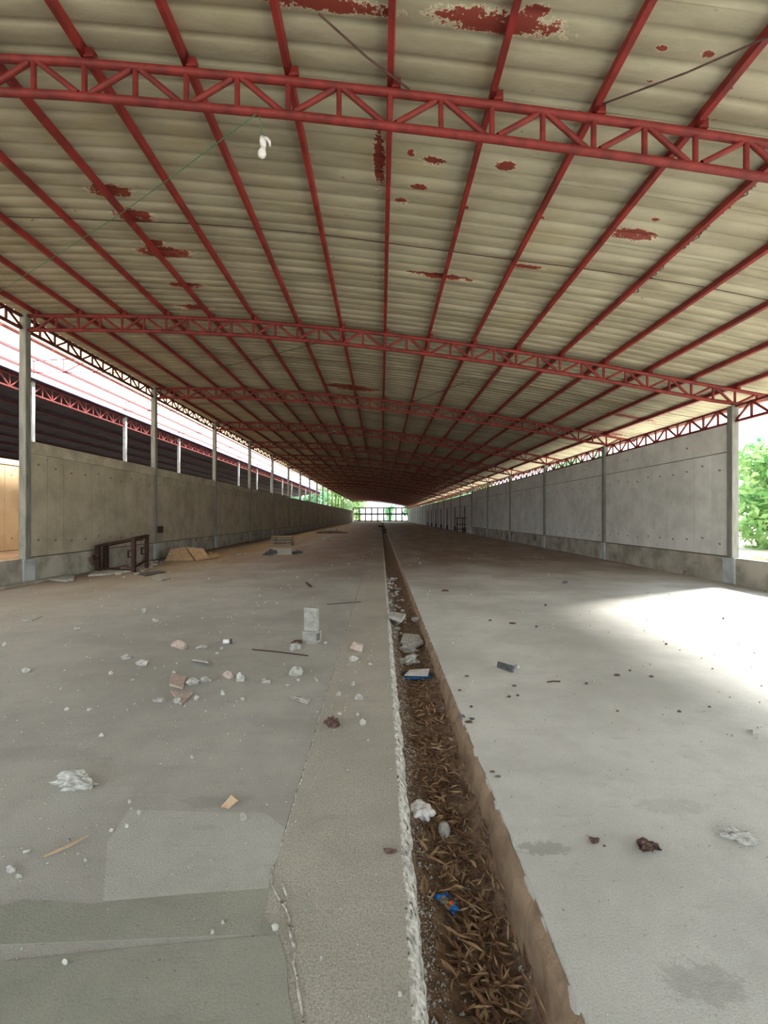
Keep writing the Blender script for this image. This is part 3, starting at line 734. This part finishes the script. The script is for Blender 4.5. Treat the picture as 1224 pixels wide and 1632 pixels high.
for i in range(46):
    y = rn.uniform(6.4, 12.5); x = rn.uniform(CL+.05, CL+.33); z = bed_z(x, y)
    o = MB().rock((0, 0, 0), (rn.uniform(.05, .12), rn.uniform(.05, .12), rn.uniform(.03, .07)), i, 1, .4).build('rubble_piece', STONE if rn.random() < .6 else STONEG)
    o.location = (x, y, z-.003); o.rotation_euler = (0, 0, rn.uniform(0, 6)); tag(o, 'broken pale rubble piece in the drain behind the slab piece', 'rubble', 'rubble pieces in the drain')
# grey mortar bits and gravel in the drain
g = MB()
for i in range(6500):
    y = 1.0+rn.random()**1.6*9; x = rn.uniform(CL+.03, CR-.05) if rn.random() < .3 else rn.uniform(CL+.03, CL+.15)
    s = rn.uniform(.002, .006)*(1 if rn.random() < .9 else 2); p = Vector((x, y, bed_z(x, y)+s*.2)); k = len(g.v)
    for d in ((1, 0, 0), (-.5, .9, 0), (-.6, -.8, 0), (.1, 0, 1.1)): g.v.append(p+Vector(d)*s+Vector((rn.uniform(-.3, .3)*s,)*3))
    g.f += [(k, k+1, k+3), (k+1, k+2, k+3), (k+2, k, k+3), (k, k+2, k+1)]
tag(g.build('drain_gravel', STONEG, kind='stuff'), 'fine grey gravel and mortar crumbs lying in the drain', 'gravel')
# dry bamboo leaves
def leaf_mesh(seed, curl):
    rn = random.Random(seed); m = MB(); n = 7
    for i in range(n+1):
        t = i/n; wv = math.sin(math.pi*min(1, t*1.02)**.8)*.5+.02; x = (t-.5)
        y = curl*.16*math.sin(t*3.1+seed); z = .07*curl*math.sin(t*3.14)+.02*math.sin(t*7+seed)
        tw = curl*(t-.5)*2.0
        for s in (-1, 0, 1):
            m.v.append(Vector((x, y+s*wv*.15*math.cos(tw), z+s*wv*.15*math.sin(tw)+(-.012 if s == 0 else .01))))
    for i in range(n):
        for j in (0, 1): a = i*3+j; m.f.append((a, a+3, a+4, a+1))
    return m
LM = []
cols = [((176, 146, 112), (138, 110, 84)), ((146, 112, 86), (108, 80, 60)), ((108, 80, 62), (78, 56, 44)), ((176, 150, 118), (142, 114, 84))]
LMAT = [simple(f'dry_leaf_tone', a, b, 20, .7) for a, b in cols]
for i in range(12): LM.append(leaf_mesh(i, rn.uniform(-1, 1.4)).mesh('dry_leaf', LMAT[i % 4], True))
spots = []
while len(spots) < 1500:
    y = 1.25+rn.random()**1.3*4.6; u = rn.gauss(.58, .2)
    if not .12 < u < .93: continue
    if y > 4.3 and rn.random() < .5: continue
    spots.append((CL+u*(CR-CL), y))
spots.sort(key=lambda s: s[1]+rn.uniform(0, 1.2))
stuff = MB(); mi = []
for i, (x, y) in enumerate(spots):
    L = rn.uniform(.05, .12); a = rn.uniform(0, 6.28)
    if abs(math.cos(a))*L/2+x > CR-.06 and x > CR-.1: a = 1.57+rn.uniform(-.3, .3)
    if x < CL+.1: a = 1.57+rn.uniform(-.4, .4)
    e = Vector((rn.gauss(0, .22), rn.gauss(0, .22), a)); sc = (L, L*rn.uniform(.6, 1.1), L); z = bed_z(x, y)+rn.uniform(.004, .03)
    if i < 300:
        o = ob('dry_leaf', LM[i % 12]); o.location = (x, y, z+.006); o.rotation_euler = e; o.scale = sc
        tag(o, 'narrow dry brown bamboo leaf lying in the near drain', 'leaf', 'dry bamboo leaves in the drain')
    else:
        M = Matrix.Translation((x, y, z)) @ Matrix((Matrix.Rotation(a, 3, 'Z') @ Matrix.Rotation(e.x, 3, 'X') @ Matrix.Rotation(e.y, 3, 'Y'))).to_4x4() @ Matrix.Diagonal((*sc, 1))
        src = LM[i % 12]; t = stuff; k = len(t.v); mi += [i % 4]*len(src.polygons)
        t.v += [M @ v.co for v in src.vertices]; t.f += [tuple(k+j for j in p.vertices) for p in src.polygons]
o = stuff.build('leaf_litter', LMAT[0], kind='stuff'); [o.data.materials.append(x) for x in LMAT[1:]]; o.data.polygons.foreach_set('material_index', mi)
tag(o, 'dense litter of dry brown leaves further along the drain', 'leaf litter')
for i, (x, y) in enumerate(((612, 846), (610, 841), (614, 850), (606, 840))):
    p = drain_at(x, y)
    o = MB().rock((0, 0, 0), (.5, .6, .22), i+40, 3, .8, 2).build('weed_tuft', simple('dim_weed', (70, 86, 58))); o.location = p; tag(o, 'dim green weed tuft at the far end of the drain', 'plant', 'weeds in the far drain')
# ============================================================ ALONG THE LEFT WALL
fr = thing('rusty_frame', 'dark rusty steel table frame standing in front of the left wall', 'steel frame')
NRt, FRt, L1, L2 = (-6.86, 12.87), (-7.05, 13.96), (-7.98, 13.08), (-7.96, 13.42)
for (x, y), h, r in ((NRt, .97, .05), (FRt, 1.0, .045), (L1, .74, .055), (L2, .74, .06)):
    MB().tube([(x, y, 0), (x, y, h)], r, 4).build('leg', RUST, fr)
def bar(a, b, r=.035, nm='rail'): MB().tube([a, b], r, 4).build(nm, RUST, fr)
bar((*L1, .72), (*NRt, .93)); bar((*NRt, .94), (*FRt, .97)); bar((*L2, .70), (*FRt, .93)); bar((*L1, .07), (*NRt, .05), .028); bar((*NRt, .12), (*FRt, .25), .025)
bar((-7.5, 13.0, .80), (-7.02, 13.7, .86), .02, 'brace')
for (x, y) in (NRt, FRt):
    m = MB(); m.box((x-.17, y-.03, .40), (x-.04, y+.03, .44)).box((x-.17, y-.03, .58), (x-.04, y+.03, .62)).box((x-.17, y-.03, .44), (x-.14, y+.03, .58)); m.build('bracket', RUST, fr)
MB().rock((L1[0]-.0, L1[1]-.05, .38), (.16, .14, .22), 8).build('hanging_rag', RUST, fr)
sb = thing('tipped_boards', 'pile of large broken tan boards leaning on each other by the left wall', 'boards')
def bplate(lab, pts, t, mat_, cat='board', nm='board'):
    P = [at(x, y, Y) for x, y, Y in pts]; c = P[0].copy(); 
    n_ = sum(((P[i]-P[0]).cross(P[(i+1) % len(P)]-P[0]) for i in range(len(P))), Vector())
    if n_.y > 0: P = P[::-1]
    o = MB().plate([p-c for p in P], t).build(nm, mat_); o.location = c; return tag(o, lab, cat) if lab else o
bpy.data.objects.remove(sb)
bplate('large tan broken board, left one of the leaning pair by the left wall', [(262, 894, 16.1), (272, 875, 16.55), (295, 872, 16.7), (309, 893, 16.1)], .06, TAN)
bplate('large tan broken board, right one of the leaning pair by the left wall', [(312, 892, 16.2), (297, 872, 16.75), (324, 874, 16.8), (333, 888, 16.5)], .06, TAN)
shard('board_chip', 'thin tan board chip lying right of the leaning boards', [(333, 890), (352, 886), (345, 882), (326, 884)], .04, TAN)
shard('flat_slab', 'oval pale slab lying flat by the wall foot, left of the rusty frame', [(60, 917), (66, 912), (92, 912), (119, 917), (118, 923), (104, 925), (70, 921)], .05, STONE)
shard('flat_slab', 'pale oval slab lying right of the rusty frame legs', [(242, 918), (252, 914), (268, 916), (272, 920), (258, 923), (244, 921)], .04, STONEG)
shard('dark_board', 'thin dark board with pale top lying behind the right frame leg', [(218, 914), (255, 909), (264, 911), (232, 917)], .03, DARK)
shard('flat_slab', 'long pale broken slab lying under the rusty frame', [(150, 911), (200, 905), (212, 909), (170, 914), (140, 916)], .05, STONE)
p = floor_at(95, 911); o = MB().tube([Vector((0, 0, 0)), Vector((-.12, .12, .66))], .028, 4).build('leaning_bar', RUST); o.location = p; tag(o, 'dark bar leaning upright against the wall left of the frame', 'bar')
o = MB().box((-.05, 0, 0), (.05, 3.8, .06)).build('kerb_strip', PLINTH); o.location = (-7.95, 8.2, 0); o.rotation_euler = (0, 0, R(2)); tag(o, 'low grey concrete strip lying along the foot of the near left wall', 'kerb')
bx = MB().box((-.06, -.09, 0), (.06, .09, .24)).build('junction_box', RUST); bx.location = (XL+.2, Yk(2)+.12, .95); tag(bx, 'small dark metal box fixed on the second left column', 'box')
rn = random.Random(21)
for i in range(70):
    if i < 40: y = rn.uniform(12.2, 15.8); x = rn.uniform(-7.95, -6.4+(y-12)*-.25)
    elif i < 56: y = rn.uniform(16, 20); x = rn.uniform(-7.9, -5.2)
    else: y = rn.uniform(18, 26); x = rn.uniform(-7.5, -3.5)
    a = rn.uniform(.05, .22); o = MB().rock((0, 0, 0), (a, a*rn.uniform(.6, 1), a*rn.uniform(.2, .45)), i+3, 1, .3).build('plaster_chip', rn.choice((STONE, STONEG, PINK)))
    o.location = (x, y, -.004); tag(o, 'broken plaster chip strewn at the foot of the left wall', 'rubble', 'plaster chips by the left wall')
# far stacks
st = thing('board_stack', 'low stack of pale boards further back on the left floor', 'board stack', floor_at(447, 869))
for i in range(6):
    MB().box((-.55+rn.uniform(-.06, .06), 0, .085*i+.01), (.55+rn.uniform(-.06, .06), .8, .085*i+.05)).build('board', STONE if i % 2 == 0 else TAN, st)
    for x in (-.4, .3): MB().box((x, .05, .085*i-.035+.0 if i else 0), (x+.1, .75, .085*i+.012)).build('spacer', BROWN, st)
sh = bplate('pale square slab propped low in front of the board stack', [(436, 884, 18.7), (437, 874, 19.3), (464, 874, 19.3), (465, 884, 18.7)], .05, STONEG)
rock('black_scrap', 'black burnt scrap left of the propped square slab', 429, 885, 20, 8, DARK, rough=.8, sub=3); rock('black_scrap', 'black burnt scrap right of the propped square slab', 472, 883, 18, 5, DARK, rough=.8, sub=3)
rock('red_soil', 'flat heap of red-brown soil far back on the left floor', 527, 850, 46, 4, BROWN, rough=.4, dep=.6, sub=3, cat='soil heap')
st = thing('pallet', 'small pale slatted pallet on the red-brown soil heap', 'pallet', floor_at(526, 848)+Vector((0, .3, .03)))
for i in range(5): MB().box((-.6+.27*i, 0, .25), (-.45+.27*i, .9, .29)).build('slat', STONE, st)
for y in (.0, .8): MB().box((-.6, y, .15), (.63, y+.08, .25)).build('runner', STONE, st)
for x in (-.6, .5): MB().box((x, 0, 0), (x+.1, .9, .15)).build('block', STONE, st)
rock('stone', 'grey lump on the floor in front of the far pallet', 519, 861, 14, 3, STONEG, rough=.5)
# rack on the right
rk = thing('steel_rack', 'dark steel rack of posts and rails beside the right wall far back', 'rack', (7.25, 44, 0))
for x in (0, .5, .95): MB().box((x-.04, -.04, 0), (x+.04, .04, 1.45)).build('post', RUST, rk)
for z in (.3, .75, 1.35): MB().box((-.1, -.03, z), (1.1, .03, z+.07)).build('rail', RUST, rk)
for x in (0, .95): MB().box((x-.03, 0, 1.35), (x+.03, 1.2, 1.42)).build('rail', RUST, rk)
for i in range(7):
    y = Yk(6)+3+BAY*i*.95; o = MB().box((-.1, -.15, 0), (.1, .15, .5)).box((-.04, -.04, .5), (.04, .04, 2.5)).build('wall_post', DARK)
    o.location = (XR-.17, y, 0); tag(o, 'thin dark post on a small base against the far right wall', 'post', 'posts along the far right wall')
# ============================================================ HANGING LAMP AND CORD
p = at(419, 233, Yk(0)-.02)
lp = thing('hanging_lamp', 'small white lamp bulb hanging on a wire from the nearest truss', 'lamp', p, 0)
zt0 = bot(p.x)+.03-p.z
MB().tube([(-.05, .02, zt0), (-.03, 0, zt0-.12), (0, 0, .09)], .004, 6).build('wire', GREENS, lp)
MB().tube([(-.01, 0, -.12), (-.012, 0, -.10), (-.008, 0, -.07), (0, 0, -.03), (.005, 0, .0), (.005, 0, .02)], [.012, .034, .042, .026, .022, .022], 12).build('bulb', WHITEB, lp, True)
MB().tube([(.004, 0, .0), (.0, 0, .045), (-.01, 0, .09)], [.028, .034, .022], 12).build('socket', WHITEB, lp, True)
MB().tube([(-.005, 0, .085), (.04, 0, .075), (.065, 0, .045), (.07, 0, .0)], [.012, .016, .016, .01], 8).build('hook', WHITEB, lp, True)
A, Bq, Cq = at(408, 182, Yk(0)-.05), at(186, 345, Yk(0)+2.2), at(-40, 490, Yk(0)+5.4)
tag(MB().tube([A, A.lerp(Bq, .5)+Vector((0, 0, -.01)), Bq, Bq.lerp(Cq, .5), Cq], .005, 5).build('green_cord', GREENS), 'thin green cord strung diagonally from the nearest truss to the left eave', 'cord')
# ============================================================ TREES
def tree(lab, x, y, h, r, n, seed, mat_=FOL, low=.1, leaf=.16, group=None, name='leafy_tree'):
    rn = random.Random(seed); t = thing(name, lab, 'tree', (x, y, -.06), 0, group)
    m = MB().tube([(0, 0, 0), (.1, .05, h*.3), (-.05, .1, h*.62)], [h*.035, h*.026, h*.012], 8)
    blobs = []
    for i in range(16):
        a = rn.uniform(0, 6.28); q = rn.random()**.5; z = h*(low+(.92-low)*rn.random()); rr = r*(.35+.25*rn.random())
        c = Vector((math.cos(a)*q*r*.7, math.sin(a)*q*r*.7, z)); blobs.append((c, rr))
        m.tube([(0, 0, min(z*.6, h*.5)), c*.55+Vector((0, 0, z*.2)), c], [h*.01, h*.007, h*.003], 5)
    m.build('trunk', BARK, t, True)
    f = MB()
    for i in range(n):
        c, rr = rn.choice(blobs); d = Vector((rn.gauss(0, 1), rn.gauss(0, 1), rn.gauss(0, 1))).normalized()
        p = c+d*rr*(.6+.4*rn.random()); p.z = max(.1, p.z); s = leaf*rn.uniform(.6, 1.3)
        u = (d.cross(Vector((rn.gauss(0, 1), rn.gauss(0, 1), rn.gauss(0, 1)))).normalized()+d*.4).normalized(); v = u.cross(d).normalized()
        k = len(f.v); f.v += [p-u*s, p+v*s*.45, p+u*s, p-v*s*.45]; f.f.append((k, k+1, k+2, k+3))
    f.build('crown', mat_, t)
tree('bushy green tree in the open bay, right beside the end column', 18.6, 21.5, 5.2, 2.8, 5200, 1, FOL, .12, .2)
tree('tall pale-green tree at the right picture edge behind the bushy one', 23.5, 25, 6.8, 3.2, 5200, 2, FOLD, .1, .22)
tree('dark green tree outside the right wall, glimpsed through the eave girder', 15, 36, 6.0, 3.0, 3600, 3, FOLD, .1, .25)
for i, (x, y, h) in enumerate(((-14, 152, 15), (-28, 141, 11), (-9, 160, 9), (11, 158, 9), (16, 150, 8), (-18, 126, 10), (-26, 118, 11), (3, 175, 6), (18, 120, 9), (17, 95, 8), (16, 72, 7), (-34, 150, 14))):
    tree('green tree far beyond the end of the hall', x, y, h, h*.42, 1900, 30+i, FOLD if i % 2 else FOL, .05, h*.05, 'trees beyond the far end')
def plant(lab, x, y, h, seed, mat_=FOL):
    rn = random.Random(seed); m = MB()
    for i in range(60):
        a = rn.uniform(0, 6.28); L = h*rn.uniform(.4, 1); d = Vector((math.cos(a)*.6, math.sin(a)*.6, rn.uniform(.3, 1))).normalized(); sd = d.cross(Vector((0, 0, 1))).normalized()*L*.12
        k = len(m.v); m.v += [Vector(), d*L*.5+sd, d*L+Vector((0, 0, -.1*L)), d*L*.5-sd]; m.f.append((k, k+1, k+2, k+3))
    o = m.build('weed', mat_); o.location = (x, y, -.06); tag(o, lab, 'plant')
plant('small yellow-green weed just outside the right kerb by the end column', 9.6, 12.1, .95, 4)
